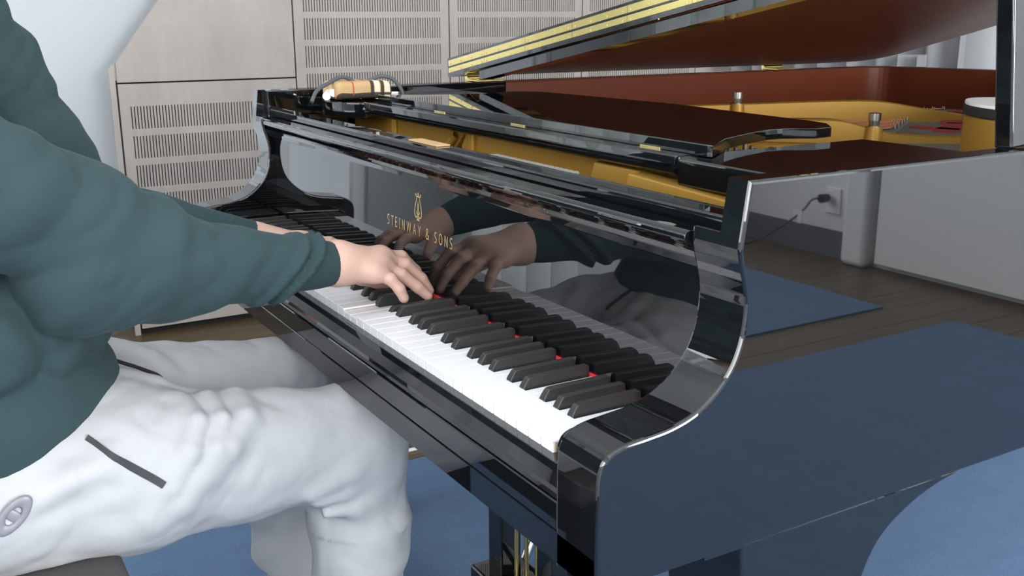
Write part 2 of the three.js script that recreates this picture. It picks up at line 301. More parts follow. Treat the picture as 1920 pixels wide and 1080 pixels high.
// ------------------------------------------------------------------ the grand piano
const CX = 0.611, XR = 1.327, XL = 2 * CX - XR, ARM = 0.067, TOPY = 0.2544, BOT = -0.107;
const piano = thing('grand_piano', 'glossy black grand piano with its lid propped open and gilt iron plate inside', 'piano', [CX, 0, -0.9]);
const E5 = 0.00006;
const rimPath = spline([[XL + E5, -0.62], [XL, -0.8], [XL, -1.2], [XL, -1.82], [-0.095, -1.92], [-0.055, -1.98], [0.05, -2.01], [0.18, -2.04], [0.32, -2.06], [0.44, -2.03], [0.53, -1.95], [0.60, -1.83], [0.68, -1.67], [0.78, -1.50], [0.90, -1.33], [1.03, -1.16], [1.15, -1.0], [1.25, -0.86], [1.305, -0.76], [1.324, -0.68], [XR - E5, -0.62]], 170);
{ // outer rim: section offset inwards; the path runs bass - tail - treble, so "inwards" is the negative side
  const t = 0.0285;
  part('case_rim', sweep(rimPath, [[0.002, BOT], [0, BOT + 0.002], [0, TOPY - 0.002], [0.002, TOPY], [t - 0.002, TOPY], [t, TOPY - 0.002], [t, BOT]].reverse(), 0.5), M.lacquer, piano);
  const inner = rimPath.filter(p => p[1] < -0.686 || (p[0] > 0.6 && p[1] < -0.5));
  part('inner_rim', sweep(inner, [[t, 0.02], [t, TOPY - 0.001], [t + 0.016, TOPY - 0.001], [t + 0.018, TOPY - 0.004], [t + 0.018, 0.02]].reverse(), 0.5), M.mahogany, piano);
  part('bass_rail', box(XL + t, XL + 0.046, 0.10, TOPY - 0.0005, -0.70, -0.142, 0.002), M.lacquer, piano);
}
{ // the two arms
  const prof = spline([[-0.1291, 0.193], [-0.1321, 0.178], [-0.1373, 0.160], [-0.1406, 0.142], [-0.140, 0.124], [-0.1357, 0.102], [-0.1255, 0.080], [-0.1074, 0.0605], [-0.086, 0.0467], [-0.0586, 0.0385], [-0.0287, 0.0352], [-0.0054, 0.0325], [0.0088, 0.0275], [0.0165, 0.0205], [0.0205, 0.009], [0.0215, -0.012]], 60);
  const sidePanel = [[-0.64, BOT], [-0.64, TOPY], [-0.1374, TOPY], [-0.1305, 0.2035], ...prof, [0.0215, BOT]];
  for (const side of [1, -1]) {
    const dz = side > 0 ? 0 : 0.009, xa = side > 0 ? [XR - ARM, XR] : [XL, XL + ARM], cut = side > 0 ? [XR - ARM - 0.01, XR - 0.0285] : [XL + 0.0285, XL + ARM + 0.01];
    const ev = new Evaluator(); ev.attributes = ['position', 'normal'];
    let arm = new Brush(exX(sidePanel, ...xa, 0.0036).translate(0, 0, dz)); arm.updateMatrixWorld();
    for (const b of [box(...cut, 0.2035, 0.4, -0.8, 0.2), box(...cut, -0.2, 0.4, -0.8, -0.25), box(xa[0] - 0.01, xa[1] + 0.01, -0.2, 0.4, -0.8, -0.63)]) { const k = new Brush(b); k.updateMatrixWorld(); arm = ev.evaluate(arm, k, SUBTRACTION); }
    part('case_arm', crease(arm.geometry.index ? arm.geometry.toNonIndexed() : arm.geometry), M.lacquer, piano);
    const k = side > 0 ? [1.2285, XR - ARM] : [XL + ARM, -0.0065];
    const kb = spline([[-0.136, 0.0135], [-0.06, 0.0135], [-0.03, 0.0135], [-0.014, 0.0125], [-0.005, 0.008], [0.0002, -0.002], [0.0005, -0.015]], 24);
    part('key_block', exX([[-0.136, -0.06], ...kb, [0.0005, -0.06]], ...k, 0.002), M.lacquer, piano);
  }
}
const XA = XL + ARM, XB = XR - ARM;
part('key_bed', exX([[-0.7, BOT], [0.0185, BOT], [0.0215, BOT + 0.003], [0.0215, -0.0732], [0.0207, -0.0724], [-0.7, -0.0724]], XL + 0.003, XR - 0.003, 0.0006), M.lacquer, piano);
part('key_slip', exX([[-0.004, -0.0720], [0.0197, -0.0720], [0.0205, -0.0712], [0.0205, -0.0442], [0.0190, -0.0432], [0.0165, -0.0430], [0.0165, -0.0415], [0.0190, -0.0412], [0.0195, -0.0400], [0.0190, -0.0355], [0.0150, -0.0335], [0.0140, -0.0185], [0.0095, -0.0135], [-0.004, -0.0125]], XA, XB, 0.0006), M.lacquer, piano);
part('keyframe', box(XA, XB, -0.073, -0.03, -0.62, -0.005), M.dark, piano);

{ // keyboard: 52 white and 36 black keys, each a part
  const KW = 0.0235, gap = 0.0005;
  // cuts in the tail of each white key [left, right], by letter
  const a = 0.0141, b = 0.01343, cuts = { C: [0, KW - a], D: [2 * a - KW, 3 * KW - 4 * a + a - (3 * KW - 3 * a - 0) + (3 * a - 2 * KW) * -1], E: [0, 0], F: [0, 0], G: [0, 0], A: [0, 0], B: [0, 0] };
  const slots = { 'C#': [a, 2 * a], 'D#': [3 * a, 4 * a], 'F#': [3 * KW + b, 3 * KW + 2 * b], 'G#': [3 * KW + 3 * b, 3 * KW + 4 * b], 'A#': [3 * KW + 5 * b, 3 * KW + 6 * b] };
  const letters = ['C', 'D', 'E', 'F', 'G', 'A', 'B'];
  const tail = L => { const i = letters.indexOf(L), x0 = i * KW, x1 = x0 + KW; let l = x0, r = x1; for (const [s0, s1] of Object.values(slots)) { if (s0 < x0 && s1 > x0 && s1 < x1) l = s1; if (s0 > x0 && s0 < x1 && s1 > x1) r = s0; } return [l - x0, r - x0]; };
  const shapes = {};
  const keyShape = (L, lone) => {
    const key = L + lone; if (shapes[key]) return shapes[key];
    let [l, r] = tail(L); if (lone === 'first') l = 0; if (lone === 'last') r = KW;
    const pl = (e) => [[gap + e, -e], [KW - gap - e, -e], [KW - gap - e, -0.0495 + e], [r - (r < KW ? 0.0008 : gap) - e, -0.0495 + e], [r - (r < KW ? 0.0008 : gap) - e, -0.143], [l + (l > 0 ? 0.0008 : gap) + e, -0.143], [l + (l > 0 ? 0.0008 : gap) + e, -0.0495 + e], [gap + e, -0.0495 + e]];
    const topG = mergeGeometries([exY(pl(0), -0.0028, 0, 0.0007).toNonIndexed(), box(gap + 0.0004, KW - gap - 0.0004, -0.0215, -0.001, -0.0035, -0.0008, 0.0006).toNonIndexed()].map(g => { g.deleteAttribute('uv'); return g; }));
    const bodyG = mergeGeometries([exY(pl(0.0003).map(([x, z]) => [x, Math.min(z, -0.0034)]), -0.0225, -0.0026, 0).toNonIndexed()]);
    return shapes[key] = [topG.translate(-CX, H, 0.9), bodyG.translate(-CX, H, 0.9)];
  };
  for (let i = 0; i < 52; i++) {
    const L = letters[(i + 5) % 7], [t, w] = keyShape(L, i === 0 ? 'first' : i === 51 ? 'last' : '');
    const m = new THREE.Mesh(t, M.ivory); m.name = 'white_key'; m.position.x = i * KW; m.castShadow = m.receiveShadow = true; piano.add(m);
    if (i === 29 || i === 30) m.position.y = -0.003;
    const s = new THREE.Mesh(w, M.keyWood); s.name = 'key_wood'; s.castShadow = s.receiveShadow = true; m.add(s);
  }
  const bg = exX([[-0.1365, -0.006], [-0.0488, -0.006], [-0.0488, 0.0012], [-0.0505, 0.0045], [-0.0545, 0.0102], [-0.0565, 0.0117], [-0.060, 0.0124], [-0.1345, 0.0124], [-0.1365, 0.0108]], -0.0053, 0.0053, 0.0011);
  { const p = bg.attributes.position; for (let i = 0; i < p.count; i++) p.setX(i, p.getX(i) * (1 - 0.16 * Math.max(0, p.getY(i)) / 0.0124)); }
  bg.translate(-CX, H, 0.9);
  for (let i = 0; i < 52; i++) {
    const L = letters[(i + 5) % 7]; if (L === 'E' || L === 'B' || i === 51) continue;
    const oct = Math.floor((i + 5) / 7), cx = (oct * 7 - 5) * KW + (slots[L + '#'][0] + slots[L + '#'][1]) / 2;
    const m = new THREE.Mesh(bg, M.ebony); m.name = 'black_key'; m.position.x = cx; m.castShadow = m.receiveShadow = true; piano.add(m);
    if (L === 'C' && oct === 5) m.position.y = -0.006;
  }
  part('key_felt', box(XA + 0.03, XB - 0.03, -0.004, 0.0032, -0.1385, -0.1362), M.felt, piano);
}
{ // fallboard with its cove and rounded nose, emblem and lettering
  const face = [[-0.1392, -0.02], [-0.1392, 0.0], [-0.1444, 0.150], ...spline([[-0.1444, 0.150], [-0.1447, 0.160], [-0.1437, 0.169], [-0.1405, 0.1775], [-0.1345, 0.183], [-0.1295, 0.1856]], 16).slice(1)];
  for (let k = 0; k <= 14; k++) { const t = -1.75 + k / 14 * 3.6; face.push([-0.129 + 0.0066 * Math.cos(t), 0.1925 + 0.0066 * Math.sin(t)]); }
  const fb = part('fallboard', exX([...face, [-0.152, 0.1992], [-0.152, -0.02]], XA + 0.001, XB - 0.001, 0.0004), M.lacquer, piano);
  const font = await new FontLoader().loadAsync('fonts/droid/droid_sans_regular.typeface.json');
  const onBoard = (g, x, y) => { // lay flat print on the leaning front face
    const p = g.attributes.position; for (let i = 0; i < p.count; i++) { const yy = y + p.getY(i); p.setXYZ(i, x + p.getX(i), yy, -0.1392 - 0.0345 * yy + 0.0003); } return g; };
  const glyphs = []; let x = 0; const size = 0.0162;
  for (const ch of 'STEINWAY & SONS') {
    if (ch === ' ') { x += 0.010; continue; }
    const g = new THREE.ShapeGeometry(font.generateShapes(ch, size), 6); g.scale(0.80, 1, 1); g.computeBoundingBox();
    g.translate(x - g.boundingBox.min.x, 0, 0); x += g.boundingBox.max.x - g.boundingBox.min.x + 0.0068; glyphs.push(g);
  }
  part('lettering', glyphs.map(g => onBoard(g.translate(-x / 2 + 0.003, 0, 0).toNonIndexed(), 0.6325, 0.0795)), M.goldLeaf, fb);
  // lyre emblem: two curved arms, cross bar with knobs, strings, foot
  const band = (pts, w) => { const c = new THREE.CatmullRomCurve3(pts.map(([a, b]) => V(a, b, 0))), l = [], r = []; for (let i = 0; i <= 40; i++) { const p = c.getPoint(i / 40), t = c.getTangent(i / 40), q = w * (0.6 + 0.4 * Math.sin(i / 40 * Math.PI)); l.push(new THREE.Vector2(p.x - t.y * q, p.y + t.x * q)); r.unshift(new THREE.Vector2(p.x + t.y * q, p.y - t.x * q)); } return new THREE.ShapeGeometry(new THREE.Shape([...l, ...r])); };
  const disc = (cx, cy, rx, ry = rx) => new THREE.CircleGeometry(1, 16).scale(rx, ry, 1).translate(cx, cy, 0);
  const em = [];
  for (const s of [-1, 1]) em.push(band([[s * 0.0045, 0.0345], [s * 0.0055, 0.030], [s * 0.0105, 0.0175], [s * 0.0115, 0.010], [s * 0.009, 0.0045], [s * 0.0045, 0.0035], [s * 0.0035, 0.0065]], 0.0011), disc(s * 0.0078, 0.0375, 0.0018), band([[s * 0.0045, 0.0345], [s * 0.0065, 0.0352], [s * 0.0078, 0.0375]], 0.0009), band([[0, 0.0075], [s * 0.004, 0.0095], [s * 0.0055, 0.013]], 0.0008));
  em.push(disc(0, 0.0385, 0.0017, 0.0023), band([[-0.005, 0.034], [0, 0.0352], [0.005, 0.034]], 0.001), band([[0, 0.0], [0, 0.006], [0, 0.010]], 0.0017), new THREE.ShapeGeometry(new THREE.Shape([[-0.006, -0.0012], [0.006, -0.0012], [0.002, 0.0028], [-0.002, 0.0028]].map(a => new THREE.Vector2(...a)))));
  for (const [s, h] of [[-0.0022, 0.025], [0, 0.028], [0.0022, 0.025]]) em.push(band([[s, 0.010], [s * 0.9, h * 0.6], [s * 0.7, h]], 0.0007));
  part('lyre_emblem', em.map(g => onBoard(g.toNonIndexed(), 0.6325, 0.1035)), M.goldLeaf, fb);
}
// rail behind the fallboard nose
part('stretcher_rail', exX([[-0.192, 0.150], [-0.1585, 0.150], [-0.1585, 0.2100], [-0.1605, 0.2120], [-0.192, 0.2120]], XA - 0.03, XB + 0.03, 0.0008), M.lacquer, piano);
{ // cast iron plate
  const plate = part('iron_plate', exY([[-0.02, -0.215], [1.26, -0.215], [1.28, -0.5], [1.20, -0.83], [1.0, -0.80], [0.5, -0.76], [-0.045, -0.74]], 0.150, 0.158, 0.001), M.gold, piano);
  const wall = (pts, t, name = 'plate_strut') => part(name, sweep(pts.map(p => [p[0], p[1]]), [[-t / 2, 0.12], [-t / 2, s => lerpTop(pts, s) - 0.003], [-t / 2 + 0.004, s => lerpTop(pts, s)], [t / 2 - 0.004, s => lerpTop(pts, s)], [t / 2, s => lerpTop(pts, s) - 0.003], [t / 2, 0.12]].reverse(), 0.5), M.gold, plate);
  const lerpTop = (pts, s) => { const k = s * (pts.length - 1), i = Math.min(pts.length - 2, Math.floor(k)); return pts[i][2] + (pts[i + 1][2] - pts[i][2]) * (k - i); };
  const dens = (pts, n = 40) => { const c = new THREE.CatmullRomCurve3(pts.map(([x, z, y]) => V(x, y, z)), false, 'centripetal'); return c.getPoints(n).map(p => [p.x, p.z, p.y]); };
  wall(dens([[0.10, -0.62, 0.200], [0.14, -0.95, 0.200], [0.20, -1.20, 0.200], [0.30, -1.44, 0.203], [0.33, -1.50, 0.200], [0.37, -1.60, 0.182], [0.40, -1.70, 0.165]]), 0.03);
  wall(dens([[0.40, -0.66, 0.200], [0.48, -0.92, 0.200], [0.55, -1.04, 0.200], [0.575, -1.09, 0.197], [0.60, -1.15, 0.180], [0.615, -1.19, 0.170], [0.66, -1.25, 0.166], [0.71, -1.305, 0.166], [0.77, -1.37, 0.166]]), 0.03);
  wall(dens([[0.62, -0.70, 0.185], [0.80, -0.86, 0.185], [0.90, -0.96, 0.176], [0.98, -1.03, 0.165]]), 0.03);
  wall(dens([[-0.02, -0.66, 0.185], [0.02, -0.95, 0.188], [0.06, -1.2, 0.186], [0.09, -1.4, 0.18]]), 0.02);
  wall(dens([[-0.045, -0.66, 0.19], [-0.03, -0.9, 0.19], [-0.02, -1.15, 0.187]]), 0.016);
  for (const [x, z, y] of [[0.205, -1.165, 0.2], [0.615, -1.145, 0.184]]) { // strut posts with bolts
    part('strut_post', cyl(x, 0.12, z, 0.022, 0.016, y - 0.12, 24), M.gold, plate);
    part('bolt', [cyl(x, y, z, 0.010, 0.011, 0.012, 20), cyl(x, y + 0.012, z, 0.0125, 0.0125, 0.014, 20)], M.chrome, plate);
  }
  // front flange with ribs seen between stretcher and desk bar
  const fl = (pts, z0, z1) => part('plate_flange', exZ(pts, z0, z1, 0.003, 0.5), M.gold, plate);
  fl([[-0.04, 0.15], [0.38, 0.15], [0.41, 0.172], [0.445, 0.2], [0.445, 0.214], [-0.04, 0.214]], -0.335, -0.32);
  fl([[0.44, 0.15], [0.80, 0.15], [0.845, 0.18], [0.86, 0.214], [0.48, 0.214], [0.46, 0.19]], -0.325, -0.31);
  fl([[0.855, 0.15], [0.955, 0.15], [0.975, 0.208], [0.875, 0.208]], -0.30, -0.288);
  fl([[0.965, 0.15], [1.11, 0.15], [1.16, 0.175], [1.18, 0.20], [0.985, 0.208]], -0.292, -0.262);
  fl([[1.15, 0.15], [1.29, 0.15], [1.29, 0.205], [1.20, 0.205], [1.18, 0.18]], -0.30, -0.285);
  for (const [x, z] of [[0.17, -0.319], [0.50, -0.309]]) part('flange_rib', cyl(x, 0.15, z, 0.009, 0.008, 0.062, 16), M.gold, plate);
  part('flange_curve', tube([[0.33, 0.155, -0.305], [0.37, 0.165, -0.31], [0.40, 0.18, -0.315], [0.425, 0.2, -0.318]], 0.007, 24), M.gold, plate);
  part('tuning_field', exY([[-0.02, -0.335], [1.28, -0.32], [1.27, -0.6], [-0.03, -0.62]], 0.178, 0.19, 0.003), M.gold, plate);
  // hammer heads peeping over the stretcher
  for (let k = 0; k < 18; k++) part('hammer_head', box(0.71 + k * 0.0118, 0.7185 + k * 0.0118, 0.192, 0.2045, -0.236, -0.219, 0.002), M.hammer, piano);
  part('action_shim', box(0.555, 0.65, 0.2121, 0.2145, -0.190, -0.166, 0.001), M.keyWood, piano);
  // tuning pins on the plate
  const pin = cyl(0, 0, 0, 0.0035, 0.0035, 0.026, 8).translate(-CX, H + 0.19, 0.9);
  for (let r = 0; r < 3; r++) for (let k = 0; k < 44; k++) { const m = new THREE.Mesh(pin, M.steel); m.name = 'tuning_pin'; m.position.set(0.06 + k * 0.0265, 0, -0.48 - r * 0.03 - (k % 2) * 0.012); m.castShadow = m.receiveShadow = true; piano.add(m); }
  // soundboard, felt strips, bridge and strings
  part('soundboard', exY(rimPath.filter(p => p[1] < -0.5).map(([x, z]) => [CX + (x - CX) * 0.93, -0.95 + (z + 0.95) * 0.955]), 0.085, 0.093, 0.001), M.soundGrey, piano);
  part('hitch_plate', exY([[0.20, -1.96], [0.22, -1.76], [0.34, -1.57], [0.48, -1.33], [0.62, -1.2], [0.93, -1.18], [0.75, -1.44], [0.59, -1.72], [0.46, -1.93], [0.36, -2.0]], 0.142, 0.150, 0.001), M.soundGrey, piano);
  const bridgePath = spline([[0.235, -1.90], [0.225, -1.81], [0.25, -1.74], [0.34, -1.59], [0.42, -1.46], [0.50, -1.33]], 40);
  const br = part('bass_bridge', sweep(bridgePath, [[-0.012, 0.09], [-0.012, 0.154], [0.012, 0.154], [0.012, 0.09]].reverse(), 0.5), M.soundGrey, piano);
  for (let k = 0; k < 26; k++) { const p = bridgePath[Math.round(2 + k * 1.4)]; part('bridge_pin', cyl(p[0] + (k % 2 ? 0.008 : -0.008), 0.154, p[1], 0.0028, 0.0028, 0.009, 6), M.chrome, br); }
  for (let k = 0; k < 30; k++) { const u = k / 29, p = bridgePath[Math.round(2 + u * 36)]; part('bass_string', rod([0.17 + u * 0.36, 0.160, -0.76], [p[0], 0.157, p[1]], 0.0021, 6), M.copper, piano); }
  for (let k = 0; k < 40; k++) { const u = k / 39; part('treble_string', rod([0.62 + u * 0.52, 0.146, -0.72], [0.86 + u * 0.34, 0.138, -1.36 + u * 0.42], 0.0009, 5), M.steel, piano); }
  const strip = (pts, w) => part('red_felt', sweep(pts, [[-w, 0.1502], [-w, 0.1525], [w, 0.1525], [w, 0.1502]].reverse()), M.redFelt, piano);
  strip([[0.24, -1.89], [0.33, -1.87], [0.44, -1.83], [0.52, -1.78]], 0.02);
  strip([[0.25, -1.85], [0.36, -1.73], [0.46, -1.60]], 0.024);
  strip([[0.46, -1.62], [0.505, -1.54], [0.555, -1.44]], 0.024);
  strip([[0.45, -1.47], [0.52, -1.49], [0.60, -1.52]], 0.018);
  const hornOutline = spline([[0.937, -0.985], [0.980, -0.912], [1.04, -0.872], [1.10, -0.862], [1.145, -0.872], [1.140, -0.915], [1.085, -0.985], [1.025, -1.035], [0.965, -1.035]], 40, true);
  part('plate_horn', exY(hornOutline, 0.10, 0.247, 0.004, 0.26), M.gold, plate);
  const horn = part('horn_cap', exY(hornOutline.map(([x, z]) => [1.04 + (x - 1.04) * 1.03, -0.95 + (z + 0.95) * 1.03]), 0.2475, 0.262, 0.003, 0.26), M.dark, plate);
  part('cap_plate', exY(hornOutline, 0.2622, 0.267, 0.001, 0.26), M.plastic, horn);
}
{ // music desk: side blocks, front bar, folded panel
  const tre = [[1.298, -0.270], [1.10, -0.270], [1.068, -0.272], [1.056, -0.280], [1.052, -0.295], [1.052, -0.60], [1.298, -0.60]];
  part('desk_block', exY(tre, 0.204, 0.236, 0.003, 0.26), M.lacquer, piano);
  part('desk_block', exY([[XL + 0.048, -0.28], ...spline([[-0.045, -0.262], [-0.02, -0.243], [0.02, -0.234], [0.07, -0.240], [0.108, -0.256], [0.126, -0.275], [0.128, -0.30]], 24), [0.128, -0.60], [XL + 0.048, -0.60]], 0.206, 0.236, 0.003, 0.26), M.lacquer, piano);
  part('desk_bar', exX([[-0.300, 0.214], [-0.278, 0.214], [-0.274, 0.217], [-0.274, 0.2215], [-0.278, 0.2225], [-0.278, 0.2245], [-0.274, 0.226], [-0.275, 0.2355], [-0.278, 0.237], [-0.300, 0.237]], 0.118, 1.058, 0.0003), M.lacquer, piano);
  const half = [[CX, -0.300], [1.085, -0.300], [1.092, -0.302], [1.046, -0.362], [1.028, -0.40], [1.012, -0.44], [1.0, -0.475], [1.0, -0.505], [1.022, -0.545], [1.020, -0.575], [0.985, -0.605], [0.955, -0.612], [CX, -0.640]];
  const pts = [...half, ...half.slice(1, -1).reverse().map(([x, z]) => [2 * CX - x, z])];
  part('music_desk', exY(pts, 0.2368, 0.2508, 0.0012), M.lacquer, piano);
  for (const x of [0.40, 0.66, 0.98]) part('desk_hinge', box(x - 0.02, x + 0.02, 0.2362, 0.2392, -0.310, -0.2985, 0.0006), M.brass, piano);
}
{ // lid: follows the rim outline, hinged along the bass side, front flap folded back on top
  const zf = -0.576, zt = -2.062, slope = z => 0.17 + 0.137 * (zf - z) / 1.49;
  const LX = [], RX = []; for (const [x, z] of rimPath) (x < 0.325 ? LX : RX).push([x, z]);
  const look = (T, z) => { let best = T[0]; for (let i = 0; i < T.length - 1; i++) { const [a, b] = [T[i], T[i + 1]]; if ((a[1] - z) * (b[1] - z) <= 0 && a[1] !== b[1]) return a[0] + (b[0] - a[0]) * (z - a[1]) / (b[1] - a[1]); } return T.reduce((p, c) => Math.abs(c[1] - z) < Math.abs(p[1] - z) ? c : p, best)[0]; };
  const yAt = (x, z) => 0.2645 + slope(z) * (x - XL);
  function slab(z0, z1, d0, d1, nz = 60, nx = 24, e = 0, full = false) {
    const P = (i, j, d) => { const z = z0 + (z1 - z0) * i / nz, l = (full ? XL : look(LX, z)) + e, r = (full ? XR : look(RX, z)) - e, x = l + (r - l) * j / nx; return [x, yAt(x, z) + d, z]; };
    const pos = [], q = (a, b, c, d) => pos.push(...a, ...b, ...c, ...a, ...c, ...d);
    for (let i = 0; i < nz; i++) for (let j = 0; j < nx; j++) { q(P(i, j, d1), P(i, j + 1, d1), P(i + 1, j + 1, d1), P(i + 1, j, d1)); q(P(i, j, d0), P(i + 1, j, d0), P(i + 1, j + 1, d0), P(i, j + 1, d0)); }
    for (let i = 0; i < nz; i++) { q(P(i, 0, d0), P(i, 0, d1), P(i + 1, 0, d1), P(i + 1, 0, d0)); q(P(i, nx, d0), P(i + 1, nx, d0), P(i + 1, nx, d1), P(i, nx, d1)); }
    for (let j = 0; j < nx; j++) { q(P(0, j, d0), P(0, j + 1, d0), P(0, j + 1, d1), P(0, j, d1)); q(P(nz, j, d0), P(nz, j, d1), P(nz, j + 1, d1), P(nz, j + 1, d0)); }
    const g = new THREE.BufferGeometry(); g.setAttribute('position', new THREE.Float32BufferAttribute(pos, 3));
    const uv = new Float32Array(pos.length / 3 * 2); for (let i = 0; i < uv.length / 2; i++) { uv[2 * i] = pos[3 * i + 2] * 0.8; uv[2 * i + 1] = pos[3 * i] * 0.8; } g.setAttribute('uv', new THREE.BufferAttribute(uv, 2));
    g.computeVertexNormals(); return crease(g, 0.5);
  }
  const lid = part('lid', slab(zf, zt, 0.003, 0.020), M.lacquer, piano);
  part('lid_edge', slab(zf - 0.0005, zf - 0.03, 0.0002, 0.003, 2, 24, 0, true), M.lacquer, lid);
  part('lid_lining', slab(zf - 0.03, zt, 0, 0.003, 60, 24, 0.006), M.mahogany, lid);
  part('lid_flap', slab(zf, -1.0, 0.0208, 0.0408, 20, 24, 0, true), M.lacquer, lid);
  const along = (x0, x1, z0, z1, d0, d1) => { // a bar lying along the sloping front edge
    const g = box(x0, x1, d0, d1, z0, z1), p = g.attributes.position; for (let i = 0; i < p.count; i++) p.setY(i, p.getY(i) + yAt(p.getX(i), zf)); g.computeVertexNormals(); return g; };
  part('lid_batten', along(0.015, 1.22, -0.625, -0.590, -0.021, -0.0005), M.lacquer, lid);
  let x = XL + 0.006; const lens = [0.165, 0.165, 0.165, 0.165, 0.165, 0.165, 0.165, 0.165];
  for (const w of lens) {
    for (const [d0, d1, s0, s1] of [[0.0085, 0.0190, 0, 0], [0.0232, 0.0355, 0, 0]]) {
      const leaf = part('hinge_leaf', along(x, x + w - 0.0008, zf, zf + 0.0012, d0, d1), M.brass, lid);
      for (const f of [0.06, 0.36, 0.66, 0.93]) { const sx = x + w * f; part('screw', cyl(0, 0, 0, 0.002, 0.002, 0.0006, 10).rotateX(Math.PI / 2).translate(sx, yAt(sx, zf) + (d0 + d1) / 2 - 0.002, zf + 0.0014), M.goldLeaf, leaf); }
    }
    x += w;
  }
  part('hinge_knuckle', along(XL + 0.006, XR - 0.006, zf - 0.006, zf - 0.0005, 0.0192, 0.0218), M.dark, lid);
  for (const z of [-0.66, -1.58]) part('side_hinge', [box(XL - 0.004, XL + 0.05, TOPY, TOPY + 0.004, z - 0.035, z + 0.035, 0.001), rod([XL - 0.004, TOPY + 0.006, z - 0.035], [XL - 0.004, TOPY + 0.006, z + 0.035], 0.006)], M.brass, lid);
  for (let k = 0; k < 9; k++) { const sx = 0.1 + k * 0.11; part('lid_stud', cyl(sx, yAt(sx, -0.66) - 0.0015, -0.66, 0.004, 0.004, 0.0015, 10), M.brass, lid); }
  // prop: two sticks
  const prop = (a, b, w, d, name) => { const A = V(...a), B = V(...b), g = new RoundedBoxGeometry(w, A.distanceTo(B), d, 2, 0.003); g.applyQuaternion(new THREE.Quaternion().setFromUnitVectors(V(0, 1, 0), B.clone().sub(A).normalize())).translate(...A.add(B).multiplyScalar(0.5).toArray()); return part(name, g, M.lacquer, piano); };
  prop([1.300, TOPY, -0.548], [1.285, yAt(1.285, -0.53) - 0.001, -0.53], 0.022, 0.030, 'lid_prop');
  prop([1.312, TOPY, -0.580], [1.290, 0.36, -0.555], 0.012, 0.02, 'short_prop');
}
{ // legs and pedal lyre below
  const legAt = (x, z, s) => {
    const g = exX([[z - 0.065, -0.70], [z + 0.05, -0.70], [z + 0.06, -0.30], [z + 0.077, -0.125], [z + 0.077, BOT - 0.0005], [z - 0.255, BOT - 0.0005], [z - 0.255, -0.111], ...spline([[z - 0.238, -0.113], [z - 0.18, -0.130], [z - 0.13, -0.160], [z - 0.104, -0.205], [z - 0.09, -0.26], [z - 0.078, -0.40]], 24)], x - 0.06, x + 0.06, 0.003);
    const l = part('piano_leg', g, M.lacquer, piano);
    part('leg_cap', box(x - 0.035, x + 0.035, -0.704, -0.68, z - 0.04, z + 0.03, 0.005), M.brass, l);
    part('caster', cyl(0, 0, 0, 0.013, 0.013, 0.03, 20).rotateZ(Math.PI / 2).translate(x + 0.015, -0.7125 - 0.0035 + 0.002, z), M.brass, l);
  };
  legAt(1.262, -0.235); legAt(2 * CX - 1.262, -0.235); legAt(0.30, -1.72);
  part('underframe', box(XL + 0.03, XR - 0.03, BOT + 0.0005, -0.04, -0.75, -0.05), M.lacquer, piano);
  part('leg_plate', box(1.19, 1.322, BOT - 0.006, BOT, -0.16, -0.11, 0.001), M.lacquer, piano);
  const ly = part('pedal_lyre', box(CX - 0.13, CX + 0.13, -0.66, -0.59, -0.40, -0.30, 0.006), M.lacquer, piano);
  for (const s of [-1, 1]) part('lyre_post', box(CX + s * 0.085 - 0.022, CX + s * 0.085 + 0.022, -0.595, BOT + 0.001, -0.372, -0.328, 0.003), M.lacquer, ly);
  for (const s of [-0.035, 0, 0.035]) part('pedal_rod', rod([CX + s, -0.59, -0.345], [CX + s, BOT, -0.345], 0.004), M.brass, ly);
  for (const s of [-1, 1]) part('lyre_brace', [rod([CX + s * 0.1, -0.60, -0.40], [CX + s * 0.17, BOT, -0.68], 0.005), rod([CX + s * 0.1, -0.6, -0.4], [CX + s * 0.107, -0.555, -0.427], 0.009)], M.chrome, ly);
  for (const s of [-0.055, 0, 0.055]) part('pedal', box(CX + s - 0.013, CX + s + 0.013, -0.668, -0.656, -0.30, -0.16, 0.004), M.brass, ly);
}

// ------------------------------------------------------------------ bench and pianist
{
  const t = thing('piano_bench', 'dark padded piano bench under the seated pianist', 'bench', [0.6, 0, 0.53]);
  part('seat', box(0.33, 0.85, -0.315, -0.238, 0.335, 0.735, 0.02), M.bench, t);
  part('seat_frame', box(0.345, 0.835, -0.38, -0.313, 0.35, 0.72, 0.004), M.lacquerSoft, t);
  for (const [x, z] of [[0.37, 0.375], [0.81, 0.375], [0.37, 0.695], [0.81, 0.695]]) part('leg', box(x - 0.022, x + 0.022, -H + 0.006, -0.378, z - 0.022, z + 0.022, 0.004), M.lacquerSoft, t);
}
const person = thing('person', 'person in a dark teal hoodie and pale grey trousers playing the piano', 'person', [0.6, 0, 0.5]);
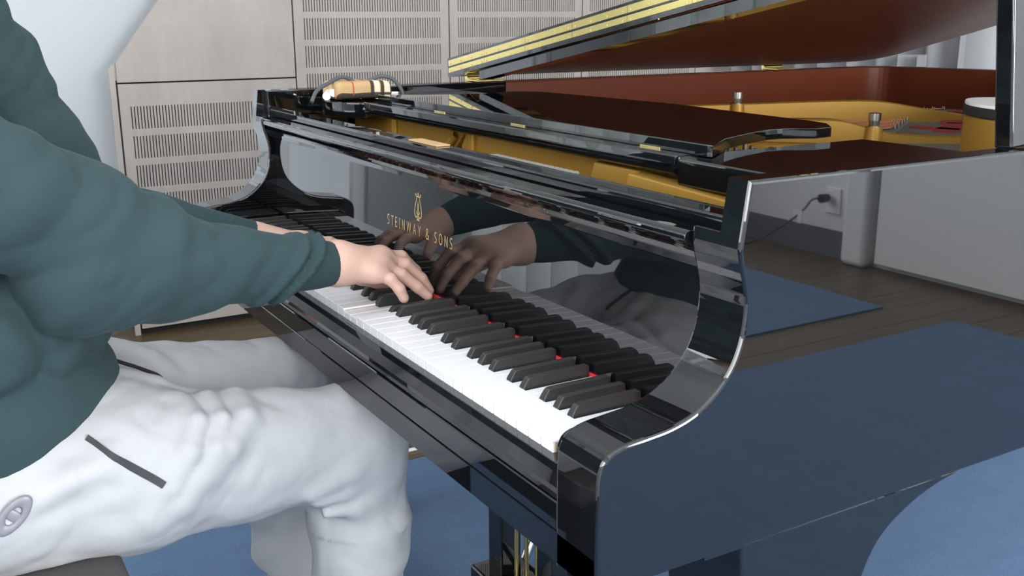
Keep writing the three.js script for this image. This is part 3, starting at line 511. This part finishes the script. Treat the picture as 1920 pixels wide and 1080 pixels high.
// joints [x, y, z, radius]
const J = {
  rShoulder: [0.80, 0.315, 0.60], rElbow: [0.752, 0.105, 0.280], rWrist: [0.684, 0.066, 0.0],
  lShoulder: [0.41, 0.45, 0.462], lElbow: [0.325, 0.108, 0.29], lWrist: [0.374, 0.050, 0.028],
};
const fbm = (x, y, z) => noise.noise(x, y, z) + 0.5 * noise.noise(2.1 * x + 5, 2.1 * y, 2.1 * z);
{ // clothing first: hoodie
  const body = [ell(0.605, 0.16, 0.585, 0.19, 0.26, 0.165), ell(0.605, 0.045, 0.52, 0.205, 0.12, 0.235), ell(0.605, 0.33, 0.575, 0.18, 0.12, 0.115)];
  const hem = ell(0.61, -0.065, 0.515, 0.203, 0.135, 0.222);
  const rU = cap(...J.rShoulder, 0.092, 0.752, 0.125, 0.275, 0.066), rF = cap(0.765, 0.122, 0.345, 0.075, J.rWrist[0], J.rWrist[1], J.rWrist[2] + 0.01, 0.034);
  const lU = cap(...J.lShoulder, 0.085, ...J.lElbow, 0.070), lF = cap(...J.lElbow, 0.066, J.lWrist[0], J.lWrist[1], J.lWrist[2] + 0.01, 0.031);
  const hood = [ell(0.605, 0.475, 0.60, 0.135, 0.075, 0.11)];
  const rim = [cap(0.43, -0.135, 0.40, 0.03, 0.78, -0.135, 0.40, 0.03)];
  const dir = (a, b) => { const d = [b[0] - a[0], b[1] - a[1], b[2] - a[2]], l = Math.hypot(...d); return d.map(v => v / l); };
  const rd = dir(J.rElbow, J.rWrist), ld = dir(J.lElbow, J.lWrist);
  const bump = (s, c, w) => Math.exp(-(((s - c) / w) ** 2));
  const ridge = (a, b, c) => Math.abs(noise.noise(a, b, c)) + 0.45 * Math.abs(noise.noise(2.1 * a + 7, 2.1 * b, 2.1 * c + 3));
  const sdf = (x, y, z) => {
    let t = 1e9; for (const f of body) t = smin(t, f(x, y, z), 0.06);
    t = smin(t, hood[0](x, y, z), 0.05);
    if (t < 0.03) t += 0.005 - 0.019 * ridge(x * 7 + y * 4, y * 4 + z * 3, z * 9 - y * 3);
    t = smin(t, hem(x, y, z) + 0.003 * fbm(x * 12, y * 12, z * 12), 0.006);
    // right forearm: distance before the wrist end
    let s = (J.rWrist[0] - x) * rd[0] + (J.rWrist[1] - y) * rd[1] + (J.rWrist[2] - z) * rd[2], w = s + 0.8 * (y - J.rWrist[1]) + 0.01 * noise.noise(x * 14, y * 14, z * 6);
    let r = rF(x, y, z);
    if (r < 0.03) {
      r -= 0.012 * bump(w, 0.085, 0.009) + 0.009 * bump(w, 0.112, 0.010) - 0.005 * bump(w, 0.099, 0.005);
      r += 0.005 - 0.019 * ridge(w * 9, y * 7, x * 7 + z * 2) * Math.max(0.25, Math.min(1, (s - 0.10) * 8));
    }
    r = Math.max(r, -s + 0.012);
    let u = rU(x, y, z); if (u < 0.03) u += 0.006 - 0.021 * ridge((y * 0.85 + z * 0.7) * 9 + x * 3, (y - z) * 4, x * 6);
    let sl = (J.lWrist[0] - x) * ld[0] + (J.lWrist[1] - y) * ld[1] + (J.lWrist[2] - z) * ld[2];
    let l = lF(x, y, z); if (l < 0.03) l += 0.003 - 0.012 * ridge(sl * 10, y * 8, x * 7) * Math.max(0.2, Math.min(1, (sl - 0.05) * 9));
    l = Math.max(l, -sl - 0.006);
    let lu = lU(x, y, z); if (lu < 0.03) lu += 0.005 - 0.020 * ridge((y * 0.8 + z * 0.8) * 11, (y - z) * 4, x * 7);
    const k = 0.012 + 0.07 * Math.max(0, Math.min(1, (y - 0.24) * 8)) * Math.max(0, Math.min(1, (z - 0.44) * 12));
    let d = smin(smin(smin(t, u, k), smin(r, u, 0.010), 0.010), smin(l, lu, 0.015), k);
    // hem: cut along a plane that falls towards the back
    d = Math.max(d, -(y + 0.088 + 0.36 * (Math.min(z, 0.5) - 0.30)));
    return d;
  };
  const g = nets(sdf, [0.20, -0.19, -0.03], [0.95, 0.60, 0.80], 0.0065);
  part('hoodie', g, M.hoodie, person);
}
{ // trousers
  const legR = chain([[0.705, -0.145, 0.52, 0.110], [0.70, -0.165, 0.30, 0.098], [0.70, -0.190, 0.005, 0.076]]).concat(chain([[0.70, -0.190, 0.005, 0.076], [0.70, -0.34, -0.002, 0.068], [0.70, -0.64, 0.01, 0.064]]));
  const legL = chain([[0.50, -0.145, 0.52, 0.110], [0.47, -0.160, 0.30, 0.096], [0.44, -0.190, 0.02, 0.076]]).concat(chain([[0.44, -0.19, 0.02, 0.074], [0.44, -0.34, 0.02, 0.066], [0.44, -0.64, 0.03, 0.062]]));
  const hipF = ell(0.605, -0.12, 0.565, 0.19, 0.12, 0.15), lap = ell(0.60, -0.125, 0.37, 0.15, 0.085, 0.13);
  const pelvis = (x, y, z) => smin(hipF(x, y, z), lap(x, y, z), 0.03);
  // folds over the lap and behind the knee
  const fold = (a, b, r) => cap(...a, r, ...b, r * 0.6);
  const crest = (r, ...pts) => { const out = []; for (let i = 0; i < pts.length - 1; i++) out.push(cap(...pts[i], r * (i ? 1 : 0.8), ...pts[i + 1], r * (i === pts.length - 2 ? 0.5 : 1))); return out; };
  const ridges = [
    ...crest(0.012, [0.715, -0.080, 0.242], [0.765, -0.092, 0.232], [0.793, -0.118, 0.250], [0.799, -0.155, 0.278], [0.797, -0.185, 0.305]),
    ...crest(0.010, [0.710, -0.084, 0.205], [0.762, -0.096, 0.200], [0.789, -0.122, 0.215], [0.795, -0.155, 0.248], [0.794, -0.180, 0.270]),
    ...crest(0.012, [0.700, -0.092, 0.165], [0.752, -0.103, 0.168], [0.783, -0.126, 0.198], [0.792, -0.150, 0.235], [0.796, -0.176, 0.268], [0.794, -0.195, 0.30]),
    ...crest(0.010, [0.800, -0.135, 0.43], [0.800, -0.118, 0.386], [0.790, -0.112, 0.345], [0.770, -0.095, 0.31]),
    ...crest(0.011, [0.768, -0.226, 0.090], [0.768, -0.205, 0.035], [0.760, -0.165, -0.005]),
    ...crest(0.009, [0.766, -0.240, 0.082], [0.764, -0.236, 0.044], [0.762, -0.205, 0.003]),
    ...crest(0.008, [0.764, -0.262, 0.070], [0.764, -0.262, 0.03], [0.750, -0.235, -0.03]),
    ...crest(0.010, [0.640, -0.06, 0.30], [0.655, -0.075, 0.262], [0.665, -0.10, 0.235]),
    ...crest(0.010, [0.49, -0.07, 0.27], [0.51, -0.085, 0.235], [0.52, -0.11, 0.21])];
  const R = join(legR, 0.035), L = join(legL, 0.035), F = join(ridges, 0.008);
  const sdf = (x, y, z) => {
    let d = smin(smin(R(x, y, z), pelvis(x, y, z), 0.05), smin(L(x, y, z), pelvis(x, y, z), 0.05), 0.02);
    d += 0.004 * fbm(x * 9, y * 11, z * 9 + 3) + 0.0016 * fbm(x * 24, y * 20, z * 26);
    if (d < 0.03) d += 0.002 - 0.007 * (Math.abs(noise.noise(x * 9, y * 10 + z * 5, z * 9)) + 0.4 * Math.abs(noise.noise(x * 21, y * 21, z * 21)));
    d = smin(d, F(x, y, z), 0.022);
    if (y < -0.32) d += 0.003 * Math.sin(y * 55 + 5 * noise.noise(x * 8, y * 5, z * 8));
    d = Math.max(d, -(y + 0.238) - 0.9 * Math.max(0, 0.37 - z));
    return Math.max(d, -(y + 0.66));
  };
  const g = nets(sdf, [0.30, -0.68, -0.10], [0.86, 0.03, 0.74], 0.006);
  const tr = part('trousers', g, M.trousers, person);
  person.updateMatrixWorld(true);
  const ray = new THREE.Raycaster();
  const hit = (x, y, z, dx, dy, dz, lift) => { ray.set(V(x, y + H, z), V(dx, dy, dz).normalize()); const h = ray.intersectObject(tr, false)[0]; return h ? [h.point.x - dx * lift, h.point.y - H - dy * lift, h.point.z - dz * lift] : [x + dx * 0.2, y, z]; };
  const line = (n, f) => Array.from({ length: n }, (_, i) => f(i / (n - 1)));
  // pocket zip on the outer thigh
  const zip = line(12, u => hit(1.0, -0.0808 - 0.064 * u, 0.3623 - 0.0755 * u, -1, 0, 0, 0.0005));
  part('pocket_zip', sweepTape(zip, 0.0045, 0.0016), M.zip, tr);
  // eyelet badge on the hip
  const e = hit(1.0, -0.141, 0.450, -1, 0, 0, 0);
  const ring = new THREE.TorusGeometry(0.0145, 0.006, 8, 24).scale(0.66, 1.35, 0.5).rotateZ(-0.75).rotateY(Math.PI / 2).translate(e[0] + 0.002, e[1], e[2]);
  part('eyelet', [ring, new THREE.SphereGeometry(0.012, 16, 10).scale(0.2, 1.0, 0.55).rotateX(0.75).translate(e[0] + 0.0015, e[1], e[2])], M.eyelet, tr);
  // drawstring lying on the lap
  const cordPts = line(10, u => hit(0.600, 0.2, 0.300 - 0.062 * u, 0, -1, 0, 0.0025));
  part('drawstring', tube(cordPts, 0.0028, 24, 6), M.cord, tr);
}
function sweepTape(pts, hw, th) { // narrow raised tape following surface points
  const c = new THREE.CatmullRomCurve3(pts.map(p => V(...p))), n = 30, pos = [];
  const fr = (i) => { const p = c.getPoint(i / n), t = c.getTangent(i / n), w = V(1, 0, 0).cross(t).normalize(); return [p, w]; };
  const at = (i, a, o) => { const [p, w] = fr(i); return [p.x + o, p.y + w.y * a * hw, p.z + w.z * a * hw]; };
  const q = (A, B, C, D) => pos.push(...A, ...B, ...C, ...A, ...C, ...D);
  for (let i = 0; i < n; i++) { q(at(i, -1, th), at(i + 1, -1, th), at(i + 1, 1, th), at(i, 1, th)); q(at(i, 1, th), at(i + 1, 1, th), at(i + 1, 1, -th), at(i, 1, -th)); q(at(i, -1, -th), at(i + 1, -1, -th), at(i + 1, -1, th), at(i, -1, th)); }
  const g = new THREE.BufferGeometry(); g.setAttribute('position', new THREE.Float32BufferAttribute(pos, 3)); g.computeVertexNormals(); return g;
}
{ // the body itself: head, neck, trunk and limbs under the clothes, hands on finer grids
  const trunk = join([ell(0.605, 0.17, 0.56, 0.165, 0.24, 0.11), ell(0.605, -0.08, 0.56, 0.15, 0.12, 0.12), cap(0.605, 0.36, 0.57, 0.06, 0.605, 0.52, 0.555, 0.055),
    cap(...J.rShoulder, 0.055, ...J.rElbow, 0.046), cap(...J.rElbow, 0.044, ...J.rWrist, 0.026), cap(...J.lShoulder, 0.055, ...J.lElbow, 0.046), cap(...J.lElbow, 0.04, ...J.lWrist, 0.020),
    cap(0.70, -0.155, 0.52, 0.07, 0.70, -0.192, 0.005, 0.05), cap(0.50, -0.155, 0.52, 0.07, 0.44, -0.19, 0.02, 0.05), cap(0.70, -0.2, 0.0, 0.048, 0.70, -0.66, 0.01, 0.036), cap(0.44, -0.2, 0.02, 0.048, 0.44, -0.66, 0.03, 0.036)], 0.04);
  const pieces = [nets(trunk, [0.24, -0.71, -0.06], [0.90, 0.56, 0.72], 0.014)];
  // head with face, leaning over the keys
  const hx = 0.605, hy = 0.625, hz = 0.50;
  const head = join([ell(hx, hy + 0.03, hz + 0.01, 0.076, 0.098, 0.095), ell(hx, hy - 0.045, hz - 0.025, 0.058, 0.062, 0.062), cap(hx, hy - 0.06, hz + 0.02, 0.05, hx, hy - 0.13, hz + 0.05, 0.054)], 0.035);
  const feats = join([cap(hx, hy + 0.005, hz - 0.088, 0.007, hx, hy - 0.028, hz - 0.105, 0.012), cap(hx - 0.018, hy - 0.062, hz - 0.082, 0.007, hx + 0.018, hy - 0.062, hz - 0.082, 0.007), ell(hx - 0.078, hy - 0.005, hz + 0.01, 0.012, 0.032, 0.02), ell(hx + 0.078, hy - 0.005, hz + 0.01, 0.012, 0.032, 0.02), cap(hx - 0.03, hy + 0.022, hz - 0.078, 0.009, hx + 0.03, hy + 0.022, hz - 0.078, 0.009)], 0.012);
  const eyes = [ell(hx - 0.031, hy + 0.004, hz - 0.083, 0.015, 0.010, 0.012), ell(hx + 0.031, hy + 0.004, hz - 0.083, 0.015, 0.010, 0.012)];
  pieces.push(nets((x, y, z) => { let d = smin(head(x, y, z), feats(x, y, z), 0.014); for (const e of eyes) d = -smin(-d, e(x, y, z), 0.01); return d; }, [0.50, 0.48, 0.36], [0.71, 0.78, 0.64], 0.005));
  // a hand: wrist, knuckles, three-jointed fingers and a thumb
  const hand = (wr, fingers, thumb, palmR, lo, hi) => {
    const palm = []; for (const f of fingers) palm.push(cap(wr[0] + (f[0][0] - 0.68) * 0.0, wr[1], wr[2], wr[3], f[0][0], f[0][1], f[0][2], f[0][3] + palmR));
    for (let i = 0; i < fingers.length - 1; i++) palm.push(cap(...fingers[i][0].slice(0, 3), fingers[i][0][3] + palmR * 0.8, ...fingers[i + 1][0].slice(0, 3), fingers[i + 1][0][3] + palmR * 0.8));
    palm.push(cap(...wr, ...thumb[0]));
    const P = join(palm, 0.016), fs = [...fingers, thumb].map(f => join(chain(f), 0.0035));
    return nets((x, y, z) => { let d = P(x, y, z); for (const f of fs) d = d < 0.004 ? smin(d, f(x, y, z), 0.009) : Math.min(smin(d, f(x, y, z), 0.006), 1); return d; }, lo, hi, 0.0026);
  };
  pieces.push(hand([0.684, 0.066, 0.006, 0.0250], [
    [[0.662, 0.063, -0.066, 0.0108], [0.660, 0.058, -0.101, 0.0091], [0.660, 0.034, -0.123, 0.0083], [0.661, 0.0125, -0.1305, 0.0072]],
    [[0.678, 0.062, -0.062, 0.0110], [0.684, 0.052, -0.096, 0.0092], [0.686, 0.028, -0.120, 0.0084], [0.688, 0.0090, -0.1310, 0.0074]],
    [[0.693, 0.058, -0.050, 0.0106], [0.702, 0.043, -0.081, 0.0090], [0.707, 0.022, -0.104, 0.0082], [0.710, 0.0080, -0.1180, 0.0073]],
    [[0.707, 0.053, -0.036, 0.0100], [0.719, 0.043, -0.057, 0.0086], [0.7245, 0.0285, -0.0675, 0.0079], [0.7265, 0.0150, -0.0730, 0.0073]]],
    [[0.664, 0.048, -0.010, 0.0145], [0.645, 0.032, -0.045, 0.0125], [0.634, 0.018, -0.073, 0.0100], [0.629, 0.0105, -0.092, 0.0086]], 0.0018, [0.60, -0.006, -0.15], [0.75, 0.105, 0.04]));
  pieces.push(hand([0.374, 0.047, 0.030, 0.0205], [
    [[0.412, 0.036, -0.040, 0.0100], [0.436, 0.034, -0.072, 0.0088], [0.450, 0.027, -0.088, 0.0080], [0.458, 0.0195, -0.094, 0.0072]],
    [[0.397, 0.038, -0.046, 0.0102], [0.412, 0.036, -0.084, 0.0090], [0.420, 0.028, -0.102, 0.0082], [0.424, 0.0205, -0.109, 0.0074]],
    [[0.381, 0.036, -0.042, 0.0100], [0.389, 0.034, -0.078, 0.0088], [0.393, 0.027, -0.096, 0.0080], [0.395, 0.020, -0.103, 0.0073]],
    [[0.366, 0.034, -0.032, 0.0096], [0.366, 0.032, -0.062, 0.0084], [0.366, 0.027, -0.075, 0.0078], [0.366, 0.020, -0.080, 0.0072]]],
    [[0.394, 0.036, 0.014, 0.0130], [0.430, 0.028, -0.014, 0.0115], [0.454, 0.019, -0.032, 0.0096], [0.468, 0.0105, -0.044, 0.0085]], 0.0012, [0.33, -0.006, -0.13], [0.495, 0.085, 0.065]));
  const body = part('body', pieces, M.skin, person);
  const hairF = join([ell(hx, hy + 0.045, hz + 0.025, 0.084, 0.096, 0.095), ell(hx, hy - 0.01, hz + 0.06, 0.08, 0.07, 0.06)], 0.03);
  part('hair', nets((x, y, z) => Math.max(hairF(x, y, z) + 0.003 * fbm(x * 40, y * 40, z * 40), -(z - hz + 0.055 + 1.1 * Math.max(0, hy + 0.06 - y))), [0.50, 0.53, 0.38], [0.71, 0.80, 0.66], 0.006), M.hair, person);
  for (const s of [-1, 1]) { const e = part('eyeball', new THREE.SphereGeometry(0.0110, 16, 12).translate(hx + s * 0.031, hy + 0.003, hz - 0.0695), M.plastic, person); part('iris', new THREE.SphereGeometry(0.0048, 12, 8).translate(hx + s * 0.031, hy + 0.001, hz - 0.0765), M.hair, e); }
  for (const x of [0.70, 0.44]) { const sf = join([cap(x, -0.705, 0.055, 0.030, x, -0.705, -0.12, 0.027), cap(x, -0.69, 0.045, 0.036, x, -0.66, 0.04, 0.040), ell(x, -0.705, -0.09, 0.042, 0.03, 0.07)], 0.03); part('shoe', nets((a, b, c) => Math.max(sf(a, b, c), -(b + H - 0.0065)), [x - 0.08, -0.75, -0.2], [x + 0.08, -0.60, 0.12], 0.007), M.shoe, person); }
}
{ // checked pouch with a buckled strap lying on the bass end of the desk rail
  const cv = document.createElement('canvas'); cv.width = cv.height = 256; const c = cv.getContext('2d');
  c.fillStyle = '#b59569'; c.fillRect(0, 0, 256, 256);
  const bars = (col, list, w, a) => { c.globalAlpha = a; c.fillStyle = col; for (const v of list) { c.fillRect(v, 0, w, 256); c.fillRect(0, v, 256, w); } c.globalAlpha = 1; };
  bars('#e6dcc8', [128, 170], 22, 0.7); bars('#17130f', [112, 154, 196], 14, 0.8); bars('#b03030', [40], 5, 0.9);
  const tx = new THREE.CanvasTexture(cv); tx.colorSpace = THREE.SRGBColorSpace; tx.wrapS = tx.wrapT = THREE.RepeatWrapping;
  const plaid = std({ map: tx, roughness: 0.8 });
  const t = thing('checked_pouch', 'small beige checked pouch with a dark strap lying on the bass end of the piano', 'pouch', [0.03, 0.236 + H, -0.30]);
  const g = nets((x, y, z) => { const qx = Math.abs(x - 0.03) - 0.032, qy = Math.abs(y - 0.2557) - 0.007, qz = Math.abs(z + 0.30) - 0.05; return Math.hypot(Math.max(qx, 0), Math.max(qy, 0), Math.max(qz, 0)) + Math.min(0, Math.max(qx, qy, qz)) - 0.0105 + 0.002 * noise.noise(x * 30, y * 20, z * 30); }, [-0.03, 0.228, -0.375], [0.09, 0.285, -0.225], 0.004);
  { const p = g.attributes.position, uv = g.attributes.uv; for (let i = 0; i < uv.count; i++) uv.setXY(i, -p.getZ(i) * 7.5 + 0.1, (p.getX(i) - p.getY(i)) * 6 + 0.25); }
  part('pouch_body', g, plaid, t);
  part('pouch_lining', box(0.002, 0.0775, 0.2415, 0.246, -0.345, -0.252, 0.002), M.dark, t);
  part('white_roll', [rod([0.055, 0.246, -0.225], [0.02, 0.251, -0.245], 0.008, 14), rod([0.06, 0.252, -0.238], [0.02, 0.256, -0.252], 0.0075, 14)], M.plastic, t);
  part('strap', [tube([[0.08, 0.238, -0.185], [0.07, 0.258, -0.20], [0.05, 0.272, -0.235], [0.035, 0.281, -0.265], [0.03, 0.276, -0.285], [0.03, 0.268, -0.296]], 0.004, 40, 8), tube([[0.03, 0.268, -0.318], [0.03, 0.274, -0.332], [0.035, 0.280, -0.352], [0.045, 0.274, -0.372], [0.055, 0.255, -0.385], [0.06, 0.240, -0.388]], 0.004, 40, 8)], M.strap, t);
  part('buckle', box(0.02, 0.04, 0.267, 0.273, -0.322, -0.292, 0.002), M.chrome, t);
  const k = thing('metal_pin', 'small shiny metal pin beside the checked pouch', 'pin', [0.0, 0.236 + H, -0.25]);
  part('pin_head', new THREE.SphereGeometry(0.0045, 12, 8).translate(-0.005, 0.2405, -0.250), M.chrome, k);
  part('pin_shaft', rod([-0.005, 0.2392, -0.252], [0.012, 0.2392, -0.246], 0.003), M.chrome, k);
}

renderer.render(scene, camera);
